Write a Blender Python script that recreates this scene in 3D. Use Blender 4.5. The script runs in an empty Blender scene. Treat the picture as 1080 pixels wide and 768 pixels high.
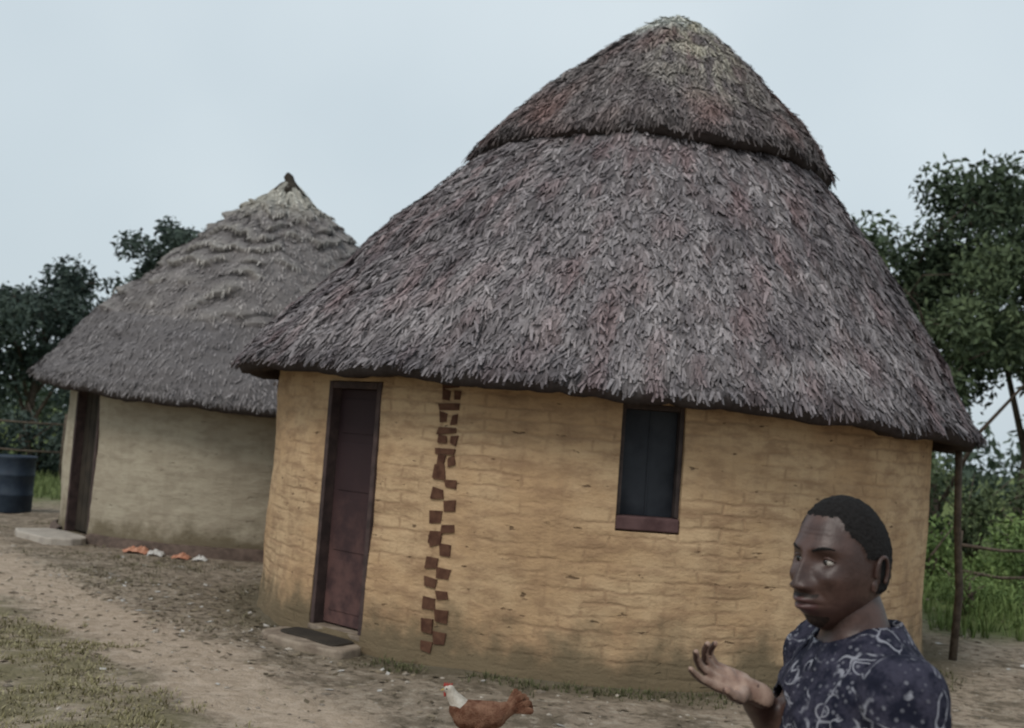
import bpy, bmesh, math, random
import numpy as np
from mathutils import Vector, Matrix, noise
random.seed(7); np.random.seed(7)
rad=math.radians
scene=bpy.context.scene
COL=scene.collection

# ---------------------------------------------------------------- helpers
def empty(name,loc=(0,0,0)):
    e=bpy.data.objects.new(name,None); e.location=loc; e.empty_display_size=0.3
    COL.objects.link(e); return e
def mesh_obj(name,verts,faces,mat=None,parent=None,smooth=False,cols=None,uvs=None,mats=None,midx=None):
    me=bpy.data.meshes.new(name)
    me.from_pydata([tuple(map(float,v)) for v in verts],[],[tuple(int(i) for i in f) for f in faces])
    if mat: me.materials.append(mat)
    if mats:
        for m in mats: me.materials.append(m)
    if midx is not None: me.polygons.foreach_set('material_index',np.asarray(midx,dtype=np.int32))
    if smooth: me.polygons.foreach_set('use_smooth',np.ones(len(me.polygons),dtype=bool))
    if cols is not None:
        a=me.color_attributes.new('Col','FLOAT_COLOR','POINT')
        c=np.ones((len(me.vertices),4),dtype=np.float32); c[:,:3]=np.asarray(cols,dtype=np.float32)
        a.data.foreach_set('color',c.ravel())
    if uvs is not None:
        uv=me.uv_layers.new(name='UVMap')
        li=np.zeros(len(me.loops),dtype=np.int32); me.loops.foreach_get('vertex_index',li)
        uv.data.foreach_set('uv',np.asarray(uvs,dtype=np.float32)[li].ravel())
    me.update()
    o=bpy.data.objects.new(name,me); COL.objects.link(o)
    if parent:
        o.parent=parent; o.matrix_parent_inverse=Matrix.Translation(-Vector(parent.location))
    return o
def quads_mesh(name,P,cols,mat,parent=None,loc=None):
    n=len(P)
    me=bpy.data.meshes.new(name)
    me.vertices.add(n*4); me.vertices.foreach_set('co',np.asarray(P,dtype=np.float32).ravel())
    me.loops.add(n*4); me.loops.foreach_set('vertex_index',np.arange(n*4,dtype=np.int32))
    me.polygons.add(n); me.polygons.foreach_set('loop_start',np.arange(0,n*4,4,dtype=np.int32))
    me.polygons.foreach_set('loop_total',np.full(n,4,dtype=np.int32))
    me.update(calc_edges=True)
    cols=np.asarray(cols,dtype=np.float32)
    if cols.ndim==2: cols=np.repeat(cols[:,None,:],4,axis=1)
    a=me.color_attributes.new('Col','FLOAT_COLOR','POINT')
    c=np.ones((n*4,4),dtype=np.float32); c[:,:3]=cols.reshape(-1,3); a.data.foreach_set('color',c.ravel())
    me.materials.append(mat)
    o=bpy.data.objects.new(name,me); COL.objects.link(o)
    if parent:
        o.parent=parent; o.matrix_parent_inverse=Matrix.Translation(-Vector(parent.location))
    return o
class NT:
    def __init__(s,name,rough=0.9,spec=0.2):
        s.m=bpy.data.materials.new(name); s.m.use_nodes=True; s.t=s.m.node_tree; s.n=s.t.nodes; s.l=s.t.links
        s.b=s.n['Principled BSDF']; s.b.inputs['Roughness'].default_value=rough
        s.b.inputs['Specular IOR Level'].default_value=spec
    def new(s,t,**k):
        n=s.n.new(t)
        for a,v in k.items(): setattr(n,a,v)
        return n
    def set(s,sock,v):
        if isinstance(v,bpy.types.NodeSocket): s.l.new(v,sock)
        else:
            if isinstance(v,(tuple,list)) and len(v)==3 and sock.type=='RGBA': v=(*v,1)
            sock.default_value=v
    def noise(s,vec,scale,detail=5,rough=.6,dist=0):
        n=s.new('ShaderNodeTexNoise'); n.inputs['Scale'].default_value=scale; n.inputs['Detail'].default_value=detail
        n.inputs['Roughness'].default_value=rough; n.inputs['Distortion'].default_value=dist
        if vec is not None: s.l.new(vec,n.inputs['Vector'])
        return n.outputs['Fac']
    def ramp(s,f,lo,hi):
        n=s.new('ShaderNodeMapRange'); n.interpolation_type='SMOOTHSTEP'
        s.set(n.inputs['Value'],f)
        if lo<hi:
            n.inputs['From Min'].default_value=lo; n.inputs['From Max'].default_value=hi
        else:
            n.inputs['From Min'].default_value=hi; n.inputs['From Max'].default_value=lo
            n.inputs['To Min'].default_value=1; n.inputs['To Max'].default_value=0
        return n.outputs['Result']
    def mix(s,f,a,b,mode='MIX'):
        n=s.new('ShaderNodeMix',data_type='RGBA',blend_type=mode)
        s.set(n.inputs[0],f); s.set(n.inputs[6],a); s.set(n.inputs[7],b); return n.outputs[2]
    def math(s,op,a,b=0.0):
        n=s.new('ShaderNodeMath',operation=op); s.set(n.inputs[0],a); s.set(n.inputs[1],b); return n.outputs[0]
    def mapping(s,vec,scale=(1,1,1),rot=(0,0,0)):
        n=s.new('ShaderNodeMapping'); s.l.new(vec,n.inputs[0]); n.inputs['Scale'].default_value=scale; n.inputs['Rotation'].default_value=rot
        return n.outputs[0]
    def bump(s,h,strength=.5,dist=.02):
        n=s.new('ShaderNodeBump'); n.inputs['Strength'].default_value=strength; n.inputs['Distance'].default_value=dist
        s.l.new(h,n.inputs['Height']); s.l.new(n.outputs[0],s.b.inputs['Normal'])
    def color(s,c): s.set(s.b.inputs['Base Color'],c)
    def pos(s): return s.new('ShaderNodeNewGeometry').outputs['Position']
    def obj(s): return s.new('ShaderNodeTexCoord').outputs['Object']
    def uv(s): return s.new('ShaderNodeTexCoord').outputs['UV']
def mat_simple(name,c1,c2,scale=8,rough=.85,spec=.2,bs=.3,bd=.01):
    n=NT(name,rough,spec); v=n.obj(); f=n.ramp(n.noise(v,scale),.3,.7)
    n.color(n.mix(f,c1,c2)); n.bump(n.noise(v,scale*5),bs,bd); return n.m
def mat_attr(name,rough=.9,spec=.1,nscale=20):
    n=NT(name,rough,spec); a=n.new('ShaderNodeAttribute',attribute_name='Col')
    f=n.noise(n.pos(),nscale,2)
    n.color(n.mix(n.ramp(f,.3,.7),n.mix(1.0,a.outputs['Color'],(.75,.75,.75),'MULTIPLY'),a.outputs['Color']))
    return n.m
# ---------------------------------------------------------------- materials
def wall_mat(name,base,dark,light,seed=0.0,brick=1.0):
    n=NT(name,.93,.12); uv=n.uv()
    sep=n.new('ShaderNodeSeparateXYZ'); n.l.new(uv,sep.inputs[0]); V=sep.outputs[1]
    big=n.noise(n.mapping(uv,(1,1.3,1)),1.1+seed,4); med=n.noise(n.mapping(uv,(1,2.4,1)),3.2,7,.68); fine=n.noise(uv,45,4)
    c=n.mix(n.ramp(big,.38,.62),base,light)
    c=n.mix(n.math('MULTIPLY',n.ramp(med,.42,.66),.72),c,dark)
    c=n.mix(n.math('MULTIPLY',n.ramp(fine,.5,.8),.3),c,dark)
    st=n.ramp(n.noise(n.mapping(uv,(5,.35,1)),1.6,5,.6),.5,.75)
    c=n.mix(n.math('MULTIPLY',st,.4),c,dark)
    br=n.new('ShaderNodeTexBrick')
    wv=n.new('ShaderNodeVectorMath',operation='ADD'); n.l.new(uv,wv.inputs[0])
    nv=n.new('ShaderNodeTexNoise'); n.l.new(uv,nv.inputs['Vector']); nv.inputs['Scale'].default_value=5; nv.inputs['Detail'].default_value=4
    sc=n.new('ShaderNodeVectorMath',operation='SCALE'); n.l.new(nv.outputs['Color'],sc.inputs[0]); sc.inputs['Scale'].default_value=.075
    n.l.new(sc.outputs[0],wv.inputs[1]); n.l.new(wv.outputs[0],br.inputs['Vector'])
    br.inputs['Scale'].default_value=1; br.inputs['Brick Width'].default_value=.33; br.inputs['Row Height'].default_value=.098
    br.inputs['Mortar Size'].default_value=.022; br.inputs['Mortar Smooth'].default_value=1.0
    mask=n.ramp(n.noise(n.mapping(uv,(.6,1.3,1)),1.9,6,.7),.42,.60)
    mm=n.math('MULTIPLY',n.math('MULTIPLY',br.outputs['Fac'],mask),brick)
    c=n.mix(n.math('MULTIPLY',mm,.55),c,dark)
    chips=n.ramp(n.noise(n.mapping(uv,(1,2.8,1)),6.0,3,.55),.665,.72)
    c=n.mix(n.math('MULTIPLY',chips,.8*brick),c,(.11,.068,.042))
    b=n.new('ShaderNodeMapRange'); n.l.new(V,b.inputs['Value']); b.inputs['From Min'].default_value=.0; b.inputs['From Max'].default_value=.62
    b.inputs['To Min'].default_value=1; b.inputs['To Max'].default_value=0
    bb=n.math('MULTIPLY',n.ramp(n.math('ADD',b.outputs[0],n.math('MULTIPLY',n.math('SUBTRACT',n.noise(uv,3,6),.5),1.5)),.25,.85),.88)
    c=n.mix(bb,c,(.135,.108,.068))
    n.color(c)
    h=n.math('SUBTRACT',n.math('ADD',n.math('MULTIPLY',med,.9),n.math('MULTIPLY',fine,.25)),n.math('ADD',n.math('MULTIPLY',mm,.22),n.math('MULTIPLY',chips,.7)))
    n.bump(h,.7,.035); return n.m
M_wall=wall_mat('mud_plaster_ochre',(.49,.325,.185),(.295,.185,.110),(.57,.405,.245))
M_wall2=wall_mat('mud_plaster_grey',(.38,.33,.25),(.28,.235,.175),(.43,.38,.29),.4,.12)
M_thatch=mat_attr('thatch_straw',.95,.05,nscale=30)
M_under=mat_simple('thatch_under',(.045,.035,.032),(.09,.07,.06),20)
g=NT('door_maroon_paint',.7,.2); v=g.pos(); sp=g.new('ShaderNodeSeparateXYZ'); g.l.new(v,sp.inputs[0])
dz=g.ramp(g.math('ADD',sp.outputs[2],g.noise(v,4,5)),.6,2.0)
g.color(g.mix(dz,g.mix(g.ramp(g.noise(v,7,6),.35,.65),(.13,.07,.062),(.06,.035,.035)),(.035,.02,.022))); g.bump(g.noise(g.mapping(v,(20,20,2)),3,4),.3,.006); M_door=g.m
M_frame=mat_simple('frame_dark_wood',(.045,.032,.03),(.09,.06,.055),9,.75)
M_wframe=mat_simple('frame_weathered',(.045,.036,.035),(.085,.065,.06),9,.8)
M_sill=mat_simple('sill_red_oxide',(.07,.038,.038),(.12,.07,.068),7,.85)
M_metal=mat_simple('iron',(.05,.045,.04),(.12,.07,.05),30,.6,.5)
M_dark=mat_simple('room_dark',(.03,.025,.02),(.05,.04,.03),5)
M_concrete=mat_simple('cement_step',(.34,.30,.26),(.46,.41,.35),7)
M_stepdark=mat_simple('mud_step',(.16,.12,.09),(.32,.26,.20),7)
M_quoin=mat_simple('painted_brown_brick',(.065,.028,.018),(.13,.065,.04),14)
M_wood=mat_simple('post_wood',(.06,.045,.035),(.13,.10,.075),14)
M_bark=mat_simple('bark',(.06,.045,.035),(.12,.09,.07),9)
M_leaf=mat_attr('foliage',.75,.2,nscale=8)
M_grass=mat_attr('grass_blades',.85,.12,nscale=8)
M_pebble=mat_attr('pebbles',.9,.15,nscale=40)
g=NT('window_glass',.45,.2); g.color(g.mix(g.ramp(g.noise(g.obj(),3),.35,.65),(.014,.016,.022),(.032,.036,.044))); M_glass=g.m

# ground
g=NT('ground_dirt',.97,.08); P=g.pos()
sep=g.new('ShaderNodeSeparateXYZ'); g.l.new(P,sep.inputs[0]); X,Y=sep.outputs[0],sep.outputs[1]
n1=g.noise(P,.6,6); n2=g.noise(P,2.0,8,.7); n3=g.noise(P,9,7,.74); n4=g.noise(P,90,3)
d=g.math('ADD',g.math('MULTIPLY',X,.7894),g.math('MULTIPLY',Y,.6136))
dw=g.math('ADD',d,g.math('MULTIPLY',g.math('SUBTRACT',g.noise(P,1.1,6),.5),.9))
pd=g.math('ABSOLUTE',g.math('SUBTRACT',dw,3.22))
pm=g.math('SUBTRACT',1.0,g.ramp(pd,.22,.62))
c=g.mix(g.ramp(n1,.35,.65),(.38,.30,.23),(.50,.405,.31))
lit=g.math('MULTIPLY',g.ramp(dw,3.6,4.1),g.math('SUBTRACT',1.0,g.ramp(X,-.4,1.8)))
c=g.mix(g.math('MULTIPLY',lit,.5),c,(.27,.22,.165))
c=g.mix(g.math('MULTIPLY',g.ramp(n2,.47,.60),.85),c,(.20,.16,.115))
c=g.mix(g.math('MULTIPLY',g.ramp(n3,.50,.62),.75),c,(.14,.115,.082))
c=g.mix(g.math('MULTIPLY',g.ramp(n3,.48,.36),.55),c,(.60,.52,.42))
c=g.mix(g.math('MULTIPLY',pm,.9),c,g.mix(g.ramp(n3,.35,.62),(.64,.51,.395),(.50,.385,.285)))
gm=g.math('MULTIPLY',g.math('SUBTRACT',1.0,g.ramp(dw,2.45,2.85)),g.math('SUBTRACT',1.0,g.ramp(X,-1.5,-.7)))
gm=g.math('MULTIPLY',gm,g.ramp(n2,.36,.56))
c=g.mix(g.math('MULTIPLY',gm,.7),c,g.mix(n3,(.17,.15,.07),(.33,.29,.17)))
# damp, mossy run-off strip round the foot of the main hut
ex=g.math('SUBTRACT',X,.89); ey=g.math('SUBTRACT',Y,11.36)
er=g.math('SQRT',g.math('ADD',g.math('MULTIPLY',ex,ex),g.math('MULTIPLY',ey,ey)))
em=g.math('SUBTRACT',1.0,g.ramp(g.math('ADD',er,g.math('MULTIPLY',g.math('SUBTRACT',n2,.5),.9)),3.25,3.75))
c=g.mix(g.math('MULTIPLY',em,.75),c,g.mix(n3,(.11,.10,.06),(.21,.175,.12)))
fy=g.ramp(g.math('ADD',Y,g.math('MULTIPLY',g.math('SUBTRACT',n1,.5),4)),18.5,21)
fx=g.math('MULTIPLY',g.ramp(g.math('ADD',X,g.math('MULTIPLY',g.math('SUBTRACT',n1,.5),2)),4.3,5.2),g.ramp(Y,11,12.6))
fm=g.math('MAXIMUM',fy,fx)
c=g.mix(g.math('MULTIPLY',fm,.92),c,g.mix(g.ramp(n2,.35,.65),(.085,.125,.035),(.16,.20,.065)))
g.color(c); g.bump(g.math('ADD',g.math('ADD',g.math('MULTIPLY',n2,1.1),g.math('MULTIPLY',n3,.7)),g.math('MULTIPLY',n4,.12)),1.0,.09)
M_ground=g.m

def gh(x,y):
    return .05*noise.noise(Vector((x*.7,y*.7,3)))+.03*noise.noise(Vector((x*2.3,y*2.3,9)))
# ---------------------------------------------------------------- ground
def axis(lo,hi,step,far):
    a=list(np.arange(lo,hi+1e-6,step)); s=step; v=hi
    while v<far: s*=1.35; v+=s; a.append(v)
    s=step; v=lo; b=[]
    while v>-far: s*=1.35; v-=s; b.append(v)
    return b[::-1]+a
xs=axis(-9,9,.12,420); ys=axis(-1,20,.12,520)
V=[];F=[]
for j,y in enumerate(ys):
    for i,x in enumerate(xs):
        near=1.0 if (abs(x)<60 and -20<y<80) else 0
        V.append((x,y,gh(x,y)*near))
nx=len(xs)
for j in range(len(ys)-1):
    for i in range(nx-1): a=j*nx+i; F.append((a,a+1,a+nx+1,a+nx))
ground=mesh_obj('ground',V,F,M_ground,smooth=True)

# ---------------------------------------------------------------- hut walls
def wall_part(name,cx,cy,R,z0,ztop,openings,th,mat,parent,rough=.018):
    A=list(np.linspace(0,2*math.pi,241)[:-1]); Z=list(np.linspace(z0,ztop,38))
    for (a0,a1,b0,b1) in openings:
        for a in (a0,a1):
            A=[q for q in A if abs(q-a)>.012]+[a]
        for b in (b0,b1):
            Z=[q for q in Z if abs(q-b)>.022]+[b]
    A=sorted(A); Z=sorted(Z); na=len(A)
    V=[];UV=[];F=[]
    for z in Z:
        for a in A:
            k=rough*noise.noise(Vector((math.cos(a)*R*1.2,math.sin(a)*R*1.2,z*1.4)))*2+rough*.5*noise.noise(Vector((math.cos(a)*R*6,math.sin(a)*R*6,z*8)))
            if z<.35: k+=.05*((.35-z)/.5)**1.5+.01*noise.noise(Vector((a*8,z*4,0)))
            V.append((cx+(R+k)*math.cos(a),cy+(R+k)*math.sin(a),z)); UV.append((a*R,z))
    for j in range(len(Z)-1):
        zc=(Z[j]+Z[j+1])/2
        for i in range(na):
            i2=(i+1)%na; ac=(A[i]+(A[i2] if i2 else A[i2]+2*math.pi))/2
            if any(a0<ac<a1 and b0<zc<b1 for (a0,a1,b0,b1) in openings): continue
            F.append((j*na+i,j*na+i2,(j+1)*na+i2,(j+1)*na+i))
    o=mesh_obj(name,V,F,mat,parent,smooth=True,uvs=UV)
    m=o.modifiers.new('s','SOLIDIFY'); m.thickness=th; m.offset=-1; m.use_rim=True
    e=o.modifiers.new('e','EDGE_SPLIT'); e.split_angle=rad(50)
    return o
class Bas:
    def __init__(s,cx,cy,R,a0,a1):
        p0=Vector((cx+R*math.cos(a0),cy+R*math.sin(a0),0)); p1=Vector((cx+R*math.cos(a1),cy+R*math.sin(a1),0))
        s.o=(p0+p1)/2; s.w=(p1-p0).length; s.u=(p1-p0).normalized(); s.n=Vector((s.u.y,-s.u.x,0))
        if s.n.dot(s.o-Vector((cx,cy,0)))<0: s.n=-s.n
def bbox(name,B,u0,u1,n0,n1,z0,z1,mat,parent,bev=.004):
    V=[B.o+B.u*u+B.n*n+Vector((0,0,z)) for z in (z0,z1) for n in (n0,n1) for u in (u0,u1)]
    F=[(0,1,3,2),(4,6,7,5),(0,4,5,1),(2,3,7,6),(0,2,6,4),(1,5,7,3)]
    o=mesh_obj(name,V,F,mat,parent)
    bm=bmesh.new(); bm.from_mesh(o.data); bmesh.ops.recalc_face_normals(bm,faces=bm.faces); bm.to_mesh(o.data); bm.free()
    m=o.modifiers.new('b','BEVEL'); m.width=bev; m.segments=2
    return o
# ---------------------------------------------------------------- thatched roofs
class Roof:
    def __init__(s,cx,cy,prof,ze,za,shift,tilt,bump=.03,seed=0,drop=0.0,clump=.018):
        s.cx,s.cy,s.prof,s.ze,s.za,s.shift,s.tilt,s.bump,s.seed=cx,cy,prof,ze,za,shift,tilt,bump,seed
        s.step=None; s.drop=drop; s.clump=clump
    def S(s,a,t,off=0.0):
        pr=s.prof; x=t*(len(pr)-1); i=min(int(x),len(pr)-2); f=x-i
        r=pr[i][0]*(1-f)+pr[i+1][0]*f; z=pr[i][1]*(1-f)+pr[i+1][1]*f
        q=(z-s.ze)/(s.za-s.ze)
        ca,sa=math.cos(a),math.sin(a)
        k=s.bump*(noise.noise(Vector((ca*2.2+s.seed,sa*2.2,z*1.5)))*1.2+noise.noise(Vector((ca*9,sa*9+s.seed,z*4)))*.6)
        k+=s.clump*noise.noise(Vector((ca*r*9,sa*r*9,z*7)))
        if s.step: k+=s.step(a,t)
        r2=r+ (k+off*.75)*min(1,r/.3)
        z2=z+(k+off)*.5+(s.tilt*(r*ca)-s.drop*max(0,-sa))*max(0,1-q)
        if t<.02: z2+=.03*noise.noise(Vector((ca*7,sa*7,s.seed+5)))
        return Vector((s.cx+s.shift*q+r2*ca,s.cy+r2*sa,z2))
    def surf(s,name,parent,colf,n_a=220,n_t=90,close=None,edge=.10):
        V=[];F=[];C=[]
        for j in range(n_t+1):
            t=j/n_t
            for i in range(n_a):
                a=2*math.pi*i/n_a; V.append(s.S(a,t,-.015)); C.append([.62*q for q in colf(a,t)])
        for j in range(n_t):
            for i in range(n_a):
                i2=(i+1)%n_a; F.append((j*n_a+i,j*n_a+i2,(j+1)*n_a+i2,(j+1)*n_a+i))
        F.append(tuple(n_t*n_a+i for i in range(n_a)))
        b=len(V)
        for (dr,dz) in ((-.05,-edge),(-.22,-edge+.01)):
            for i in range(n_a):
                a=2*math.pi*i/n_a; p=s.S(a,0,-.02); V.append(p+Vector((dr*math.cos(a),dr*math.sin(a),dz+.02*noise.noise(Vector((a*20,dr,1)))))); C.append((.05,.04,.038))  # near-black cut edge: shade under the thatch rim put into the colour
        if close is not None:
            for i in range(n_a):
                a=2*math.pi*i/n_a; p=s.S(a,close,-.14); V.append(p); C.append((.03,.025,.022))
        rings=[0,b,b+n_a]+([b+2*n_a] if close is not None else [])
        for q in range(len(rings)-1):
            for i in range(n_a):
                i2=(i+1)%n_a; F.append((rings[q]+i2,rings[q]+i,rings[q+1]+i,rings[q+1]+i2))
        return mesh_obj(name,V,F,M_thatch,parent,smooth=True,cols=C)
    def strands(s,name,parent,colf,n,L=(.16,.34),W=(.010,.022),lift=.03,fringe=0,jit=.12,tmax=1.0,fl=.4,fd=.6):
        Q=np.zeros((n+fringe,4,3)); C=np.zeros((n+fringe,3))
        for k in range(n+fringe):
            a=random.uniform(0,2*math.pi)
            if k<n:
                t=(1-math.sqrt(random.random()))*tmax
                t=min(max(t,0.004),.985)
            else: t=random.uniform(.0,.03)
            p=s.S(a,t,random.uniform(-.02,.004)); l=random.uniform(*L)
            p2=s.S(a,max(t-.03,0) if t>.03 else t+.03,0)
            dn=(p2-p) if t>.03 else (p-p2)
            dn.normalize()
            if k>=n: dn=(dn+Vector((0,0,-.9))).normalized(); l*=fl
            elif t<.05: l=min(l,.12)
            tan=Vector((-math.sin(a),math.cos(a),0)); nrm=tan.cross(dn).normalized()
            if nrm.z<0: nrm=-nrm
            d=(dn+tan*random.gauss(0,jit)+nrm*random.uniform(0,lift)*1.4).normalized()
            q=p+d*l
            w=random.uniform(*W); side=(d.cross(nrm)+nrm*random.uniform(-.5,.5)).normalized()*w/2
            Q[k,0]=p-side; Q[k,1]=p+side; Q[k,2]=q+side*.5; Q[k,3]=q-side*.5
            c=colf(a,t); f=random.choice((.7,.88,1,1.1,1.25)) *random.uniform(.9,1.1)
            if k>=n: f*=fd
            C[k]=[min(.8,x*f) for x in c]
        return quads_mesh(name,Q,C,M_thatch,parent)
def mixc(a,b,f): f=max(0,min(1,f)); return [a[i]*(1-f)+b[i]*f for i in range(3)]
def con(x,k=2.0): return max(0,min(1,(x-.5)*k+.5))

# main hut ---------------------------------------------------------------
HX,HY,HR=.89,11.36,3.13
hut=empty('thatched_hut',(HX,HY,0))
dA0,dA1=rad(221.0),rad(233.0); wA0,wA1=rad(268.8),rad(277.4)
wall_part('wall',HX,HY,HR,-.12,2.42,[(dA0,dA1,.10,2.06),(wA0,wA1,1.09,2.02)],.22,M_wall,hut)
def disc(name,cx,cy,r,z,mat,parent):
    mesh_obj(name,[(cx+r*math.cos(a),cy+r*math.sin(a),z) for a in np.linspace(0,2*math.pi,49)[:-1]],[tuple(range(48))],mat,parent)
disc('floor',HX,HY,HR-.1,.075,M_stepdark,hut)
main_prof=[(3.55,2.12),(3.20,2.62),(2.82,3.11),(2.43,3.60),(2.02,4.07),(1.58,4.53),(1.15,4.95),(.3,5.5)]
roof=Roof(HX,HY,main_prof,2.10,6.08,.55,-.036,.035,1,0,.035)
def colm(a,t):
    ca,sa=math.cos(a),math.sin(a)
    n=con(noise.noise(Vector((ca*4.2,sa*4.2,t*4)))*.5+.5,2.2); n2=con(noise.noise(Vector((ca*30,sa*30,t*12)))*.5+.5,2.6)
    n3=con(noise.noise(Vector((ca*11,sa*11,t*15)))*.5+.5,2.6)
    c=mixc((.135,.117,.124),(.37,.335,.335),.28*n+.37*n2+.35*n3)
    c=mixc(c,(.27,.175,.175),max(0,noise.noise(Vector((ca*17,sa*17,t*9+3))))*.9)
    c=mixc(c,(.10,.092,.10),max(0,(ca-.45))*.9+max(0,.07-t)*5)  # right side's shade painted into the straw; eave edge darkened too
    return c
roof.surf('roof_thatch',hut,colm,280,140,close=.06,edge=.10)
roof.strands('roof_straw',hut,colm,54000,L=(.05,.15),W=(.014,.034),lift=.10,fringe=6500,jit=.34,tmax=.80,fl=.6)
cap_prof=[(1.80,4.45),(1.66,4.68),(1.46,4.90),(1.24,5.12),(1.02,5.34),(.81,5.54),(.60,5.72),(.39,5.89),(.19,6.02),(.03,6.09)]
cap=Roof(HX,HY,cap_prof,2.10,6.08,.55,-.01,.04,4,0,.03)
def capstep(a,t): return .09*noise.noise(Vector((math.cos(a)*3,math.sin(a)*3,7)))*(1-t)
cap.step=capstep
def colc(a,t):
    ca,sa=math.cos(a),math.sin(a)
    n=noise.noise(Vector((ca*2.6+4,sa*2.6,t*5)))*.5+.5; n2=con(noise.noise(Vector((ca*18,sa*18,t*9)))*.5+.5,2.2)
    c=mixc((.13,.108,.11),(.32,.285,.275),.5*n2+.5*n)
    c=mixc(c,(.28,.18,.165),max(0,noise.noise(Vector((ca*4,sa*4,t*4+11))))*1.3)
    c=mixc(c,(.70,.71,.65),(t-.70+.10*(noise.noise(Vector((ca*2,sa*2,3)))))*9)
    pale=math.exp(-((a-rad(286))/.42)**2)*max(0,min(1,(t-.15)*3))*con(noise.noise(Vector((ca*14,sa*14,t*8+2)))*.5+.5,3)
    c=mixc(c,(.58,.54,.43),pale*.9)
    if t<.06: c=mixc(c,(.07,.06,.06),.5)  # rim darkened: shadow seam under the cap painted into the straw
    return c
cap.surf('roof_cap',hut,colc,200,90,edge=.09)
cap.strands('cap_straw',hut,colc,17000,L=(.05,.14),W=(.012,.026),lift=.08,fringe=2400,jit=.34,tmax=1.0,fl=.5,fd=.5)
def cone_in(name,cx,cy,r,z,za,sh,parent):
    V=[(cx+r*math.cos(a),cy+r*math.sin(a),z) for a in np.linspace(0,2*math.pi,65)[:-1]]+[(cx+sh,cy,za)]
    mesh_obj(name,V,[(i,(i+1)%64,64) for i in range(64)],M_under,parent,smooth=True)
cone_in('roof_underside',HX,HY,3.30,2.28,5.5,.5,hut)
for i in range(40):
    a=2*math.pi*i/40+.05; p=Vector((HX+3.0*math.cos(a),HY+3.0*math.sin(a),2.43)); zt=-.036*3.4*math.cos(a)
    q=Vector((HX+3.40*math.cos(a),HY+3.40*math.sin(a),2.07+zt))
    d=(q-p).normalized(); sd=Vector((-math.sin(a),math.cos(a),0)); up=d.cross(sd)
    V=[pt+sd*.025*math.cos(k*math.pi/3)+up*.025*math.sin(k*math.pi/3) for pt in (p,q) for k in range(6)]
    F=[(k,(k+1)%6,6+(k+1)%6,6+k) for k in range(6)]+[tuple(range(6,12))]
    mesh_obj('rafter_%d'%(i+1),V,F,M_wood,hut)
# door
B=Bas(HX,HY,HR,dA0,dA1); w=B.w/2
bbox('door_jamb_1',B,-w+.004,-w+.05,-.13,.008,.10,2.055,M_frame,hut)
bbox('door_jamb_2',B,w-.05,w-.004,-.13,.008,.10,2.055,M_frame,hut)
bbox('door_head',B,-w+.052,w-.052,-.13,.006,2.0,2.055,M_frame,hut)
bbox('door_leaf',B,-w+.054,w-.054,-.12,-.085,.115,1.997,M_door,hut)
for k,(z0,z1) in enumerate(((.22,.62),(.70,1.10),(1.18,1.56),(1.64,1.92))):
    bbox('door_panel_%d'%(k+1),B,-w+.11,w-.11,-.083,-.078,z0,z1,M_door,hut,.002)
bbox('door_handle',B,w-.098,w-.075,-.066,-.04,1.0,1.12,M_metal,hut)
bbox('door_sill',B,-w+.004,w-.004,-.20,.03,.055,.099,M_stepdark,hut,.01)
def slab(name,pts,z0,z1,mat,parent,sub=3):
    n=len(pts); V=[(x,y,z0) for x,y in pts]+[(x,y,z1) for x,y in pts]
    F=[tuple(range(n))[::-1],tuple(range(n,2*n))]+[(i,(i+1)%n,n+(i+1)%n,n+i) for i in range(n)]
    o=mesh_obj(name,V,F,mat,parent); m=o.modifiers.new('b','BEVEL'); m.width=.02; m.segments=3; return o
def oval_slab(name,B,hw,n0,n1,z0,z1,mat,parent,e=.6):
    pts=[]
    for k in range(28):
        t=2*math.pi*k/28
        u=hw*math.copysign(abs(math.cos(t))**e,math.cos(t)); n=(n0+n1)/2+(n1-n0)/2*math.copysign(abs(math.sin(t))**e,math.sin(t))
        j=1+.12*noise.noise(Vector((u*5,n*5,1))); p=B.o+B.u*u*j+B.n*n*j; pts.append((p.x,p.y))
    ar=sum(pts[i][0]*pts[(i+1)%28][1]-pts[(i+1)%28][0]*pts[i][1] for i in range(28))
    if ar<0: pts=pts[::-1]
    return slab(name,pts,z0,z1,mat,parent)
oval_slab('door_step',B,.50,.04,.44,-.1,.05,M_stepdark,hut)
oval_slab('door_mat',B,.36,.06,.30,.045,.066,M_dark,hut,.35)
# window
B=Bas(HX,HY,HR,wA0,wA1); w=B.w/2
bbox('window_frame_1',B,-w+.004,-w+.035,-.17,-.05,1.205,2.015,M_wframe,hut)
bbox('window_frame_2',B,w-.035,w-.004,-.17,-.05,1.205,2.015,M_wframe,hut)
bbox('window_frame_3',B,-w+.037,w-.037,-.17,-.052,1.975,2.015,M_wframe,hut)
bbox('window_sill',B,-w+.004,w-.004,-.18,-.004,1.10,1.20,M_sill,hut,.012)
bbox('window_glass',B,-w+.037,w-.037,-.155,-.15,1.202,1.973,M_glass,hut,.001)
bbox('window_bar_1',B,-.006,.006,-.148,-.14,1.203,1.972,M_glass,hut,.001)
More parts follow.
